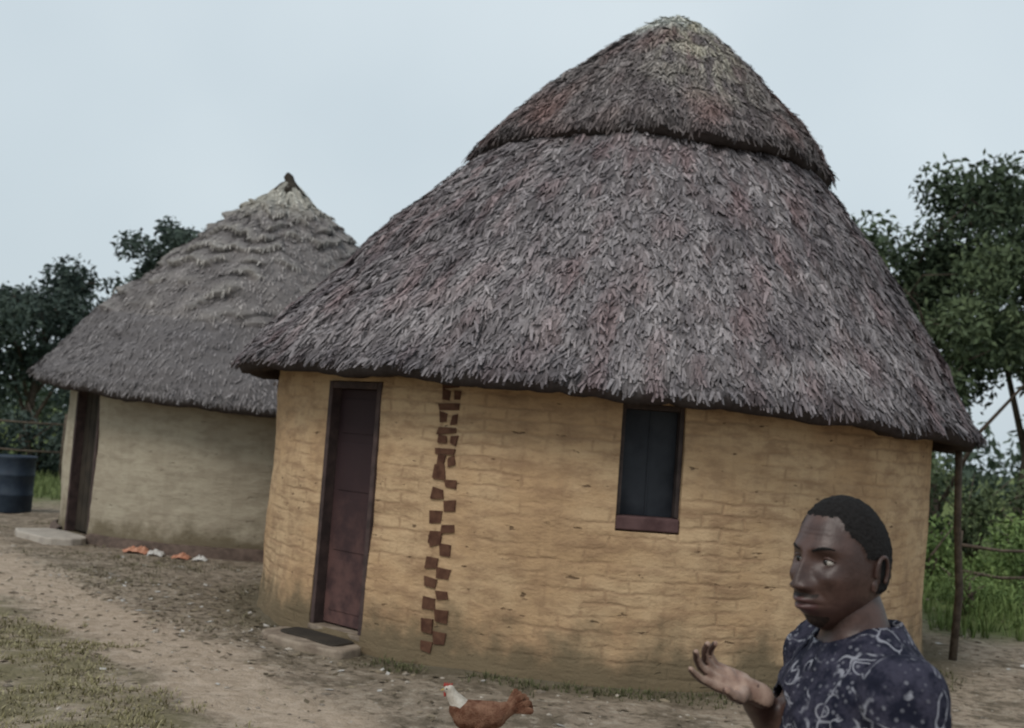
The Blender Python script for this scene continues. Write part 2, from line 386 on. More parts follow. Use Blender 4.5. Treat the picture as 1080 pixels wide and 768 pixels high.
# brown brick pattern strip
Vq=[];Fq=[]
def patch(a0,a1,z0,z1):
    b=len(Vq)
    for (a,z) in ((a0,z0),(a1,z0),(a1,z1),(a0,z1)):
        z+=random.uniform(-.014,.014); a+=random.uniform(-.004,.004)
        rr_=HR+.018*noise.noise(Vector((math.cos(a)*HR*1.2,math.sin(a)*HR*1.2,z*1.4)))*2+.012
        for r in (HR-.05,rr_+ (.05*((.35-z)/.5)**1.5 if z<.35 else 0)): Vq.append((HX+r*math.cos(a),HY+r*math.sin(a),z))
    o=[b+1,b+3,b+5,b+7]; i=[b,b+2,b+4,b+6]
    Fq.append(tuple(o))
    for k in range(4): Fq.append((i[k],i[(k+1)%4],o[(k+1)%4],o[k]))
z=.08; k=0; c0=rad(245.0)
while z<2.15:
    h=.08*random.uniform(.85,1.12)
    if z<1.45:
        if k%2==0: patch(c0-.034,c0-.002,z,z+h)
        else: patch(c0+.0,c0+.032,z,z+h)
        if k%6==4: patch(c0-.03,c0-.004,z-.01,z+h*.6)
    else:
        if k%2==0: patch(c0-.030,c0+.020,z,z+h*.75)
        else: patch(c0-.026,c0-.006,z,z+h*.85); patch(c0+.006,c0+.022,z,z+h*.8)
    z+=h+.002; k+=1
mesh_obj('brick_pattern_strip',Vq,Fq,M_quoin,hut)
def tube(name,pts,rs,mat,parent,seg=10,wob=0):
    V=[];F=[]
    for i,(p,r) in enumerate(zip(pts,rs)):
        p=Vector(p); d=(Vector(pts[min(i+1,len(pts)-1)])-Vector(pts[max(i-1,0)])).normalized()
        s=d.cross(Vector((0.3,1,0.1))).normalized(); u=d.cross(s)
        for k in range(seg):
            t=2*math.pi*k/seg; V.append(p+(s*math.cos(t)+u*math.sin(t))*r*(1+wob*noise.noise(Vector((i*1.3,k*.9,r*9)))))
    for i in range(len(pts)-1):
        for k in range(seg): k2=(k+1)%seg; F.append((i*seg+k,i*seg+k2,(i+1)*seg+k2,(i+1)*seg+k))
    F.append(tuple(range(seg))[::-1]); F.append(tuple((len(pts)-1)*seg+k for k in range(seg)))
    return V,F
def tube_obj(name,pts,rs,mat,parent,seg=10,wob=.3):
    V,F=tube(name,pts,rs,mat,parent,seg,wob); return mesh_obj(name,V,F,mat,parent,smooth=True)
tube_obj('eave_post',[(4.20,10.5,-.1),(4.23,10.5,.6),(4.19,10.5,1.2),(4.16,10.5,2.06)],[.04,.038,.035,.032],M_wood,hut)

# second hut ---------------------------------------------------------------
GX,GY,GR=-3.58,16.41,2.55
hut2=empty('thatched_hut.001',(GX,GY,0))
eA0,eA1=rad(216.5),rad(232.5)
wall_part('wall',GX,GY,GR,-.14,2.2,[(eA0,eA1,.08,1.97)],.2,M_wall2,hut2)
disc('floor',GX,GY,GR-.1,.06,M_stepdark,hut2)
prof2=[(3.06,2.06),(2.70,2.52),(2.32,3.02),(1.92,3.48),(1.50,3.88),(1.12,4.24),(.76,4.56),(.42,4.86),(.10,5.16)]
r2=Roof(GX,GY,prof2,2.02,5.2,.14,-.05,.05,9,.20,.03)
NL=8
def sx(a,t): 
    ca,sa=math.cos(a),math.sin(a)
    return (t-.25)/.60*NL+ 1.3*noise.noise(Vector((ca*2.0,sa*2.0,t*2)))+.45*noise.noise(Vector((ca*7,sa*7,t*6)))
def brk(a,x): return max(0,min(1,.45+2.2*noise.noise(Vector((math.cos(a)*4,math.sin(a)*4,math.floor(x)*3.3)))))
def stepf(a,t):
    if t<.25: return 0.01
    if t>.85: return .0
    x=sx(a,t)
    f=x-math.floor(x); return .085*(1-f)*brk(a,x)
r2.step=stepf
def col2(a,t):
    ca,sa=math.cos(a),math.sin(a)
    n2=noise.noise(Vector((ca*20,sa*20,t*6)))*.5+.5; n3=con(noise.noise(Vector((ca*7,sa*7,t*14)))*.5+.5,1.8)
    c=mixc((.20,.18,.178),(.40,.365,.35),.5*n2+.5*n3)
    if .25<t<.85:
        x=sx(a,t); f=x-math.floor(x); bk=brk(a,x)
        c=mixc(c,(.50,.47,.43),max(0,1-f*1.7)*.75*bk)
        if f>.74: c=[q*(1-.6*bk) for q in c]  # dark band below each step: shade under the overlap painted in
    if t>.74: c=mixc(c,(.58,.55,.48),(t-.74)*8)
    if t<.25: c=mixc(c,(.21,.195,.20),.6)
    return c
r2.surf('roof_thatch',hut2,col2,240,220,close=.06)
r2.strands('roof_straw',hut2,col2,15000,L=(.04,.11),W=(.012,.026),lift=.08,fringe=5000,jit=.34,fl=.9)
cone_in('roof_underside',GX,GY,2.80,2.12,4.8,.1,hut2)
ax=GX+.14
tube_obj('roof_finial',[(ax,GY,4.98),(ax,GY,5.12),(ax+.01,GY,5.19),(ax-.01,GY,5.25),(ax-.03,GY,5.31)],[.25,.13,.07,.075,.02],M_dark,hut2,12,.5)
B=Bas(GX,GY,GR,eA0,eA1); w=B.w/2
bbox('door_jamb_1',B,-w+.004,-w+.05,-.12,.01,.08,1.965,M_frame,hut2)
bbox('door_jamb_2',B,w-.05,w-.004,-.12,.01,.08,1.965,M_frame,hut2)
bbox('door_leaf',B,-w+.054,w-.054,-.16,-.12,.09,1.96,M_dark,hut2)
for k in range(4): bbox('door_plank_%d'%(k+1),B,-w+.06+k*(2*w-.12)/4,-w+.055+(k+1)*(2*w-.12)/4-.006,-.118,-.105,.10,1.95,M_dark,hut2)
oval_slab('door_step',B,.62,.03,.62,-.1,.09,M_concrete,hut2)
V=[];F=[]
AA=np.linspace(eA1+.03,eA0-.03+2*math.pi,140)
for a in AA:
    k=.02*noise.noise(Vector((a*6,0,0)))
    for (r,z) in ((GR+.02,.13+k),(GR+.085+k,.10+k),(GR+.12+k,-.1)): V.append((GX+r*math.cos(a),GY+r*math.sin(a),z))
for i in range(len(AA)-1):
    for q in range(2): F.append((i*3+q+1,(i+1)*3+q+1,(i+1)*3+q,i*3+q))
M_plinth=mat_simple('plinth_dark',(.07,.05,.04),(.14,.10,.08),9)
mesh_obj('plinth',V,F,M_plinth,hut2,smooth=True)

# ---------------------------------------------------------------- drum, litter, fence
def lathe(name,prof,loc,mat,parent,seg=40):
    V=[];F=[];n=len(prof)
    for r,z in prof:
        for k in range(seg): t=2*math.pi*k/seg; V.append((loc[0]+r*math.cos(t),loc[1]+r*math.sin(t),loc[2]+z))
    for i in range(n-1):
        for k in range(seg): k2=(k+1)%seg; F.append((i*seg+k,i*seg+k2,(i+1)*seg+k2,(i+1)*seg+k))
    return mesh_obj(name,V,F,mat,parent,smooth=True)
drum=empty('water_drum',(-7.5,17.6,0))
M_drum=mat_simple('blue_plastic',(.014,.024,.042),(.03,.045,.065),6,.6,.3)
lathe('drum_body',[(.001,0),(.27,.0),(.29,.03),(.29,.26),(.305,.28),(.29,.30),(.29,.56),(.305,.58),(.29,.60),(.29,.82),(.305,.84),(.305,.87),(.28,.875),(.27,.84),(.001,.83)],(-7.5,17.6,0),M_drum,drum)
lathe('bung',[(.001,.86),(.03,.86),(.035,.85),(.035,.82)],(-7.4,17.6,0),M_drum,drum,14)
def rag(name,x,y,sx_,sy_,h,mat,seed):
    N=16;V=[];F=[]
    for j in range(N+1):
        for i in range(N+1):
            u=i/N*2-1; v=j/N*2-1; k=max(0,1-(u*u+v*v)*.55)
            z=h*k*(.4+.9*abs(noise.noise(Vector((u*2.3+seed,v*2.3,seed)))))+gh(x,y)+.005
            V.append((x+u*sx_*(1+.25*noise.noise(Vector((v*3,seed,0)))),y+v*sy_*(1+.25*noise.noise(Vector((u*3,seed,4)))),z))
    for j in range(N):
        for i in range(N): a=j*(N+1)+i; F.append((a,a+1,a+N+2,a+N+1))
    return mesh_obj(name,V,F,mat,None,smooth=True)
M_or=mat_simple('orange_plastic',(.42,.16,.09),(.5,.25,.16),8,.6,.4); M_wh=mat_simple('white_plastic',(.5,.47,.44),(.62,.6,.56),8,.6,.4)
rag('plastic_bag',-4.30,13.72,.15,.12,.12,M_or,3); rag('plastic_bag.001',-4.04,13.62,.09,.09,.10,M_wh,8); rag('plastic_bag.002',-3.72,13.55,.10,.09,.08,M_or,5)
rag('plastic_bag.003',-3.48,13.5,.08,.08,.06,M_wh,6)
def fence(name,pts,h,mat):
    f=empty(name,(pts[0][0],pts[0][1],0)); prev=None
    for i,(x,y) in enumerate(pts):
        hh=h*random.uniform(.9,1.15); tube_obj('post_%d'%(i+1),[(x,y,-.1),(x+random.uniform(-.03,.03),y,hh/2),(x+random.uniform(-.06,.06),y,hh)],[.04,.035,.03],mat,f,7)
        if prev:
            for q,zz in enumerate((.45,.85)): tube_obj('rail_%d_%d'%(i,q+1),[(prev[0],prev[1],h*zz),((prev[0]+x)/2,(prev[1]+y)/2,h*zz+random.uniform(-.05,.03)),(x,y,h*zz)],[.025,.022,.02],mat,f,6)
        prev=(x,y)
    return f
fence('wooden_fence',[(-14+1.5*i,24+.2*i) for i in range(7)],1.5,M_wood)
fence('wooden_fence.001',[(6.1+1.0*i,15.2-.25*i) for i in range(6)],.85,M_wood)

# ---------------------------------------------------------------- vegetation
def leaves(cents,rads,n,size,pal,rng,flat=.8):
    c=np.array(cents); r=np.array(rads); w=r**2; idx=rng.choice(len(c),n,p=w/w.sum())
    g=rng.normal(0,1,(n,3)); g/=np.linalg.norm(g,axis=1)[:,None]; rr=rng.uniform(0,1,n)**.45
    off=g*rr[:,None]*r[idx][:,None]; off[:,2]*=flat
    p=c[idx]+off
    d=rng.normal(0,1,(n,3)); d[:,2]-=.5; d/=np.linalg.norm(d,axis=1)[:,None]
    e=np.cross(d,rng.normal(0,1,(n,3))); e/=np.linalg.norm(e,axis=1)[:,None]
    L=rng.uniform(size*.6,size*1.3,n)[:,None]; W=L*.42
    Q=np.stack([p,p+d*L*.5+e*W*.5,p+d*L,p+d*L*.5-e*W*.5],axis=1)
    a=np.array(pal[0]); b=np.array(pal[1])
    cl=rng.uniform(0,1,len(c))[idx]*.5+.5*np.clip(off[:,2]/(r[idx]*flat)*.5+.5,0,1)  # lower leaves of a clump darker: crown shade painted into leaf colour
    f=np.clip(cl+rng.normal(0,.15,n),0,1)[:,None]
    return Q,a*(1-f)+b*f
def tree(name,x,y,h,cr,seed,nl=9000,size=.17,pal=None,trunk=.16,low=.35,nlimb=9,ncl=46,clr=.5,lean=0):
    rng=np.random.default_rng(seed); rnd=random.Random(seed); t=empty(name,(x,y,0))
    V=[];F=[]
    def add(pts,rs,seg=8):
        v,f=tube('',pts,rs,None,None,seg,.25); b=len(V); V.extend(v); F.extend([tuple(b+i for i in q) for q in f])
    th=h*.68; tp=[]
    for i in range(7):
        s=i/6; tp.append(Vector((x+lean*s*s+.12*math.sin(s*5+seed),y+.1*math.cos(s*4+seed),-.1+th*s)))
    add(tp,[trunk*(1.25 if i==0 else 1-.11*i) for i in range(7)])
    cents=[];rads=[]
    for k in range(nlimb):
        s=low+(1-low)*k/(nlimb-1); i=min(int(s*6),5); p0=tp[i].lerp(tp[i+1],s*6-i)
        a=k*2.4+rnd.uniform(-.5,.5); ln=cr*rnd.uniform(.65,1.05); up=rnd.uniform(.35,1.0)*(h-p0.z)*.85
        p3=p0+Vector((math.cos(a)*ln*(1.1-.5*s),math.sin(a)*ln*(1.1-.5*s),up)); p1=p0.lerp(p3,.4)+Vector((0,0,.15*ln)); p2=p0.lerp(p3,.75)+Vector((rnd.uniform(-.2,.2),rnd.uniform(-.2,.2),.1))
        r=trunk*.45*(1-.4*s); add([p0,p1,p2,p3],[r,r*.7,r*.45,r*.15],6)
        per=max(2,ncl//nlimb)
        for q in range(per):
            base=(p1,p2,p3,p3)[rnd.randrange(4)]; c=base+Vector((rnd.gauss(0,.34),rnd.gauss(0,.34),rnd.gauss(0,.26)))*cr*.55
            c.z=min(c.z,h-clr*.5); cents.append(tuple(c)); rads.append(clr*rnd.uniform(.45,1.25))
            add([base,base.lerp(c,.6),c],[r*.25,r*.15,r*.08],4)
    mesh_obj('trunk_and_limbs',V,F,M_bark,t,smooth=True)
    Q,C=leaves(cents,rads,nl,size,pal,rng); quads_mesh('foliage',Q,C,M_leaf,t)
    return t
dk=((.028,.045,.028),(.085,.115,.062)); md=((.04,.06,.034),(.12,.155,.075)); bl=((.034,.052,.045),(.075,.10,.08))  # bl: bluish haze of the far greenery painted into its leaf colours
tree('leafy_tree',11.7,25.5,9.3,2.5,11,13000,.20,dk,.2,.25,11,70,.75)
tree('leafy_tree.001',9.3,27,8.6,3.0,12,14000,.20,dk,.2,.25,11,66,.8)
tree('leafy_tree.002',13.4,22,7.4,2.4,13,9000,.2,dk,.2,.3,10,44,.65)
tree('leafy_tree.003',8.4,22.5,6.2,2.0,14,9000,.17,md,.14,.2,9,44,.6)
tree('leafy_tree.004',-10.0,35,7.7,2.3,15,8000,.22,bl,.14,.45,8,40,.6)
tree('leafy_tree.005',-14.6,35,6.2,2.4,16,11000,.22,bl,.18,.2,10,60,.8)
tree('leafy_tree.006',-17.3,34,5.8,2.3,17,9000,.22,bl,.18,.2,10,56,.8)
tree('leafy_tree.007',-12.3,38,5.6,2.4,18,9000,.22,bl,.18,.2,10,50,.8)
tree('leafy_tree.008',-9.0,38,5.4,2.2,19,8000,.22,bl,.18,.2,10,50,.8)
rng=np.random.default_rng(5); cs=[];rs=[]
for i in range(360):
    x=rng.uniform(-75,90); y=rng.uniform(55,75); hh=rng.uniform(2.0,5.0)+1.2*math.sin(x*.21)+.8*math.sin(x*.6)
    cs.append((x,y,hh*.45)); rs.append(hh*.55)
    cs.append((x+rng.normal(0,1),y,hh*.85)); rs.append(hh*.3)
Q,C=leaves(cs,rs,36000,.6,((.045,.068,.052),(.10,.13,.085)),rng,.9); quads_mesh('distant_tree_line',Q,C,M_leaf)  # paler greens: distance haze painted into the leaf colours
def bush(name,blobs,n,size,pal,seed):
    rng=np.random.default_rng(seed); rnd=random.Random(seed); cs=[];rs=[]
    for (x,y,h,r) in blobs:
        for k in range(9):
            cs.append((x+rnd.gauss(0,r*.45),y+rnd.gauss(0,r*.45),abs(rnd.uniform(.1,1))*h*.8)); rs.append(r*rnd.uniform(.25,.55))
    Q,C=leaves(cs,rs,n,size,pal,rng,.9)
    t=empty(name,(blobs[0][0],blobs[0][1],0)); quads_mesh('foliage',Q,C,M_leaf,t)
    V=[];F=[]
    for (x,y,h,r) in blobs:
        for k in range(5):
            v,f=tube('',[(x,y,-.05),(x+rnd.gauss(0,r*.2),y+rnd.gauss(0,r*.2),h*.4),(x+rnd.gauss(0,r*.45),y+rnd.gauss(0,r*.45),h*.85)],[.03,.02,.006],None,None,5,.1); b=len(V); V+=v; F+=[tuple(b+i for i in q) for q in f]
    mesh_obj('stems',V,F,M_bark,t,smooth=True)
br=((.08,.13,.04),(.21,.29,.10))
bush('green_bush',[(6.2,16.5,1.1,.8),(7.4,16.2,1.0,.8),(8.4,17,1.3,.9)],6000,.10,br,31)
bush('green_bush.001',[(6.4,19.5,2.2,1.1),(8.2,20,2.0,1.2),(9.8,19.3,2.3,1.2)],9000,.13,md,32)
bush('green_bush.002',[(-9.2,26.5,1.8,1.2),(-11,27,2.0,1.3),(-13,26.6,1.6,1.2)],8000,.15,bl,33)
bush('green_bush.003',[(5.6,13.6,.45,.4),(6.5,13.3,.5,.45),(7.2,14.1,.6,.5),(5.9,14.7,.5,.5),(6.0,12.6,.35,.4)],6000,.05,br,34)
def grass(name,n,fn,hgt,wid,pal,seed,per=6,lean=.5):
    rng=random.Random(seed); Q=[];C=[]
    while len(Q)<n:
        p=fn(rng)
        if p is None: continue
        x,y=p; s=rng.uniform(.6,1.4)
        for k in range(per):
            a=rng.uniform(0,6.28); b=rng.uniform(0,.03)*2*s; bx=x+math.cos(a)*b; by=y+math.sin(a)*b; z=gh(bx,by)-.005
            h=rng.uniform(*hgt)*s; w=rng.uniform(*wid); l=h*rng.uniform(.1,lean); a2=a+rng.uniform(-.6,.6)
            dx,dy=math.cos(a2),math.sin(a2); sx_,sy_=-dy*w/2,dx*w/2
            mx,my=bx+dx*l*.4,by+dy*l*.4; tx,ty=bx+dx*l,by+dy*l
            f=rng.random(); c=mixc(pal[0],pal[1],f)
            Q.append([(bx-sx_,by-sy_,z),(bx+sx_,by+sy_,z),(mx+sx_*.8,my+sy_*.8,z+h*.6),(mx-sx_*.8,my-sy_*.8,z+h*.6)]); C.append([q*.8 for q in c])
            Q.append([(mx-sx_*.8,my-sy_*.8,z+h*.6),(mx+sx_*.8,my+sy_*.8,z+h*.6),(tx+sx_*.1,ty+sy_*.1,z+h),(tx-sx_*.1,ty-sy_*.1,z+h)]); C.append(c)
    return quads_mesh(name,np.array(Q),np.array(C),M_grass)
def outside(x,y): return math.hypot(x-HX,y-HY)>HR+.1 and math.hypot(x-GX,y-GY)>GR+.12
def dd(x,y): return .7894*x+.6136*y
def fA(r):
    x=r.uniform(-4.2,-.9); y=r.uniform(5,9)
    if dd(x,y)>2.85+.5*noise.noise(Vector((x*1.5,y*1.5,0))) or noise.noise(Vector((x*2.2,y*2.2,2)))<-.06+ (x+1.9)*.25: return None
    return x,y
grass('dry_grass',30000,fA,(.010,.035),(.005,.012),((.20,.175,.08),(.42,.37,.22)),41,6,1.4)
def fB(r):
    x=r.uniform(-8,1); y=r.uniform(8,17)
    if not outside(x,y) or dd(x,y)<3.7 or noise.noise(Vector((x*.9,y*.9,6)))<.05: return None
    return x,y
grass('dry_grass.001',9000,fB,(.012,.04),(.005,.011),((.15,.13,.07),(.32,.28,.19)),42,5,1.2)
def fC(r):
    x=r.uniform(4.6,13); y=r.uniform(11.6,22)
    if x<4.7+.4*math.sin(y*2): return None
    return x,y
grass('green_grass',32000,fC,(.08,.28),(.008,.018),((.10,.15,.045),(.25,.33,.12)),43,7,.8)
def fD(r):
    x=r.uniform(-18,-5.8); y=r.uniform(19.3,34); return x,y
grass('green_grass.001',24000,fD,(.10,.26),(.012,.025),((.12,.16,.06),(.26,.31,.13)),44,6,.7)
def fE(r):
    a=rad(r.uniform(238,330)); q=HR+.08+abs(r.gauss(0,.16)); x=HX+q*math.cos(a); y=HY+q*math.sin(a)
    if noise.noise(Vector((x*1.6,y*1.6,4)))<-.2: return None
    return x,y
grass('weeds',5200,fE,(.012,.045),(.006,.012),((.08,.085,.04),(.17,.165,.085)),45,5,1.0)
rnd=random.Random(3); V=[];F=[];C=[]
ico=bmesh.new(); bmesh.ops.create_icosphere(ico,subdivisions=1,radius=1); iv=[v.co.copy() for v in ico.verts]; fi=[[v.index for v in f.verts] for f in ico.faces]; ico.free()
for k in range(3000):
    x=rnd.uniform(-7,6); y=rnd.uniform(4,15)
    if not outside(x,y): continue
    s=rnd.uniform(.005,.018)*(1 if rnd.random()<.93 else 2.4)
    c=mixc((.14,.11,.08),(.50,.44,.37),rnd.random()**1.6); b=len(V); q=Vector((rnd.uniform(.7,1.4),rnd.uniform(.7,1.4),rnd.uniform(.4,.8)))
    for v in iv: V.append((x+v.x*s*q.x*rnd.uniform(.8,1.2),y+v.y*s*q.y*rnd.uniform(.8,1.2),gh(x,y)+v.z*s*q.z)); C.append(c)
    F+= [tuple(b+i for i in f) for f in fi]
mesh_obj('pebbles',V,F,M_pebble,cols=C)
n=5600; Q=[];C=[]
for k in range(n):
    if rnd.random()<.7:
        x=rnd.gauss(-2.6,1.7); y=rnd.gauss(10.2,1.5)
        if dd(x,y)<3.5 and rnd.random()<.8: continue
    else: x=rnd.uniform(-6,6); y=rnd.uniform(4.5,13)
    if not outside(x,y): continue
    s=rnd.uniform(.012,.05); a=rnd.uniform(0,6.28); z=gh(x,y)+.006
    u=Vector((math.cos(a),math.sin(a),rnd.uniform(-.2,.3)))*s; w=Vector((-math.sin(a),math.cos(a),rnd.uniform(-.2,.3)))*s*rnd.uniform(.2,.6); p=Vector((x,y,z))
    Q.append([p-u,p-w,p+u,p+w]); C.append(mixc((.09,.07,.045),(.33,.27,.19),rnd.random()) if rnd.random()<.92 else (.55,.52,.48))
quads_mesh('leaf_litter',np.array([[tuple(v) for v in q] for q in Q]),np.array(C),M_pebble)

# ---------------------------------------------------------------- organic modelling: tapered capsules -> voxel union
def capsule(bm,p0,r0,p1,r1,flat=None,seg=18):
    p0=Vector(p0);p1=Vector(p1); d=p1-p0; L=d.length; d=d.normalized() if L>1e-6 else Vector((0,0,1))
    if flat: 
        n=(Vector(flat[0])-d*d.dot(Vector(flat[0]))).normalized(); k=flat[1]
    else:
        n=d.orthogonal().normalized(); k=1
    s=d.cross(n)
    rings=[]
    for j in range(1,6): t=math.pi/2*(1-j/5.0); rings.append((-r0*math.sin(t),r0*math.cos(t)))
    for j in range(0,6): t=math.pi/2*(j/6.0); rings.append((L+r1*math.sin(t),r1*math.cos(t)))
    vs=[]
    a=bm.verts.new(p0-d*r0)
    for (h,r) in rings:
        vs.append([bm.verts.new(p0+d*h+(n*k*math.cos(2*math.pi*q/seg)+s*math.sin(2*math.pi*q/seg))*r) for q in range(seg)])
    b=bm.verts.new(p1+d*r1)
    for q in range(seg):
        q2=(q+1)%seg; bm.faces.new((a,vs[0][q2],vs[0][q])); bm.faces.new((b,vs[-1][q],vs[-1][q2]))
        for i in range(len(vs)-1): bm.faces.new((vs[i][q],vs[i][q2],vs[i+1][q2],vs[i+1][q]))
def loft(bm,rings,seg=28):
    vs=[[bm.verts.new(c+u*math.cos(2*math.pi*q/seg)+v*math.sin(2*math.pi*q/seg)) for q in range(seg)] for c,u,v in rings]
    for i in range(len(vs)-1):
        for q in range(seg): q2=(q+1)%seg; bm.faces.new((vs[i][q],vs[i][q2],vs[i+1][q2],vs[i+1][q]))
    bm.faces.new(vs[0][::-1]); bm.faces.new(vs[-1])
def voxel(bm,vox,smooth=4):
    bmesh.ops.recalc_face_normals(bm,faces=bm.faces)
    me=bpy.data.meshes.new('tmp'); bm.to_mesh(me); bm.free(); o=bpy.data.objects.new('tmp',me); COL.objects.link(o)
    m=o.modifiers.new('r','REMESH'); m.mode='VOXEL'; m.voxel_size=vox
    s=o.modifiers.new('s','SMOOTH'); s.factor=.5; s.iterations=smooth
    dg=bpy.context.evaluated_depsgraph_get(); dg.update(); me2=bpy.data.meshes.new_from_object(o.evaluated_get(dg))
    bpy.data.objects.remove(o); return me2
def link_mesh(name,me,mat,parent):
    me.name=name; me.materials.clear(); me.materials.append(mat); me.polygons.foreach_set('use_smooth',np.ones(len(me.polygons),dtype=bool))
    o=bpy.data.objects.new(name,me); COL.objects.link(o); o.parent=parent; o.matrix_parent_inverse=Matrix.Translation(-Vector(parent.location)); return o

g=NT('skin_dark',.42,.45); v=g.obj(); g.color(g.mix(g.ramp(g.noise(v,18,5),.35,.65),(.046,.023,.018),(.088,.047,.037))); g.bump(g.noise(v,160,4),.25,.003); M_skin=g.m
g=NT('palm_skin',.5,.35); v=g.obj(); g.color(g.mix(g.ramp(g.noise(v,40,4),.35,.65),(.26,.16,.12),(.38,.26,.20))); M_palm=g.m
g=NT('stubble_skin',.6,.3); v=g.obj(); g.color(g.mix(g.ramp(g.noise(v,260,3),.4,.6),(.016,.011,.009),(.045,.027,.021))); M_stub=g.m
g=NT('lip_skin',.4,.4); g.color((.085,.04,.037)); M_lip=g.m
g=NT('eye_white',.2,.4); g.color((.40,.36,.32)); M_eye=g.m
g=NT('iris_dark',.1,.5); g.color((.012,.008,.006)); M_iris=g.m
g=NT('hair_black',.9,.15); v=g.obj(); g.color(g.mix(g.noise(v,180,3),(.008,.007,.007),(.03,.027,.026))); g.bump(g.noise(v,300,3),1,.006); M_hair=g.m
g=NT('shirt_navy_print',.85,.15); v=g.pos()
wn=g.new('ShaderNodeTexNoise'); g.l.new(v,wn.inputs['Vector']); wn.inputs['Scale'].default_value=9; wn.inputs['Detail'].default_value=2
vor=g.new('ShaderNodeTexVoronoi',feature='DISTANCE_TO_EDGE'); vor.inputs['Scale'].default_value=13
ad=g.new('ShaderNodeVectorMath',operation='ADD'); g.l.new(v,ad.inputs[0]); sc=g.new('ShaderNodeVectorMath',operation='SCALE'); g.l.new(wn.outputs['Color'],sc.inputs[0]); sc.inputs['Scale'].default_value=.24; g.l.new(sc.outputs[0],ad.inputs[1]); g.l.new(ad.outputs[0],vor.inputs['Vector'])
line=g.math('SUBTRACT',1.0,g.ramp(vor.outputs['Distance'],.02,.05)); lm=g.math('MULTIPLY',line,g.ramp(g.noise(v,16,3),.46,.58))
vd=g.new('ShaderNodeTexVoronoi'); vd.inputs['Scale'].default_value=70; g.l.new(v,vd.inputs['Vector'])
dots=g.math('MULTIPLY',g.math('SUBTRACT',1.0,g.ramp(vd.outputs['Distance'],.18,.34)),g.ramp(g.noise(v,11,3),.46,.56))
base=g.mix(g.ramp(g.noise(v,30,6,.7),.38,.62),(.010,.011,.022),(.040,.038,.058))
g.color(g.mix(g.math('MAXIMUM',g.math('MULTIPLY',lm,.7),g.math('MULTIPLY',dots,.35)),base,(.34,.34,.38))); g.bump(g.noise(v,14,4),.5,.03); M_shirt=g.m
M_trouser=mat_simple('trousers_dark',(.03,.03,.035),(.05,.05,.055),20); M_shoe=mat_simple('shoe_leather',(.02,.015,.012),(.04,.03,.025),20,.5,.4)

# ---------------------------------------------------------------- man
MX,MY=.678,2.16
man=empty('man',(MX,MY,0))
yaw=rad(4)
Fv=Vector((-math.cos(yaw),-math.sin(yaw),0)); Lv=Vector((0,0,1)).cross(Fv); UP=Vector((0,0,1))
O=Vector((MX,MY,0))
def W(f,l,z): return O+Fv*f+Lv*l+UP*z
bm=bmesh.new()
R=[(-.0,.80,.135,.105),(-.005,.86,.165,.12),(-.005,.94,.168,.130),(0,1.03,.158,.130),(.0,1.12,.168,.136),(-.005,1.20,.180,.136),(-.01,1.27,.180,.126),(-.015,1.32,.160,.106),(-.015,1.355,.120,.084),(-.01,1.38,.080,.068)]
loft(bm,[(W(f,0,z),Lv*w,Fv*dp) for f,z,w,dp in R])
capsule(bm,W(-.02,0,1.32),.070,W(.01,0,1.43),.060)
shR=W(0,-.178,1.308); elR=W(-.01,-.215,1.05); wrR=Vector((.486,2.150,1.262))
shL=W(-.02,.178,1.300); elL=W(-.055,.218,1.03); wrL=W(.06,.21,.80)
for sh,el,wr in ((shR,elR,wrR),(shL,elL,wrL)):
    capsule(bm,sh,.060,sh.lerp(el,.5),.050); capsule(bm,sh.lerp(el,.5),.050,el,.041)
    capsule(bm,el,.042,el.lerp(wr,.35),.043); capsule(bm,el.lerp(wr,.35),.043,wr,.027)
for s in (-1,1):
    hp=W(0,s*.085,.86); kn=W(.02,s*.10,.47); an=W(-.02,s*.105,.08)
    capsule(bm,hp,.092,kn,.058); capsule(bm,kn,.058,kn.lerp(an,.35),.056); capsule(bm,kn.lerp(an,.35),.056,an,.037)
body=voxel(bm,.011,5)
bobj=link_mesh('body',body,M_skin,man)
def clothes(name,test,off,fold,mat,th=.004):
    b=bmesh.new(); b.from_mesh(body); b.normal_update()
    dl=[f for f in b.faces if not test(f.calc_center_median())]; bmesh.ops.delete(b,geom=dl,context='FACES')
    for _ in range(3): bmesh.ops.smooth_vert(b,verts=[v for v in b.verts if v.is_boundary],factor=.5,use_axis_x=True,use_axis_y=True,use_axis_z=True)
    for v in b.verts:
        c=v.co; k=off+fold*noise.noise(Vector((c.x*9,c.y*9,c.z*5)))+fold*.9*abs(noise.noise(Vector((c.x*16+c.z*10,c.y*16,c.z*12))))
        v.co=c+v.normal*k
    me=bpy.data.meshes.new(name); b.to_mesh(me); b.free(); o=link_mesh(name,me,mat,man)
    m=o.modifiers.new('s','SOLIDIFY'); m.thickness=th; m.offset=1; return o
def local(p): q=p-O; return q.dot(Fv),q.dot(Lv),q.z
def seg_t(p,a,b):
    d=b-a; t=(p-a).dot(d)/d.length_squared; return t,(p-(a+d*max(0,min(1,t)))).length
def t_shirt(p):
    f,l,z=local(p)
    for sh,el,wr in ((shR,elR,wrR),(shL,elL,wrL)):
        t,dist=seg_t(p,sh,el); t2,d2=seg_t(p,el,wr)
        if dist<.075 and t>.78 and abs(l)>.165: return False
        if t2>.02 and d2<.06 and t2<1.3: return False
    if z<.84: return False
    if z>1.38-.35*max(0,f-.02) and abs(l)<.085: return False
    return True
clothes('shirt',t_shirt,.009,.012,M_shirt)
def t_tr(p):
    f,l,z=local(p)
    for sh,el,wr in ((shR,elR,wrR),(shL,elL,wrL)):
        t2,d2=seg_t(p,el,wr)
        if d2<.05 and t2>0: return False
    return .09<z<.93 and abs(l)<.2
clothes('trousers',t_tr,.006,.008,M_trouser)
V=[];F=[];n=36
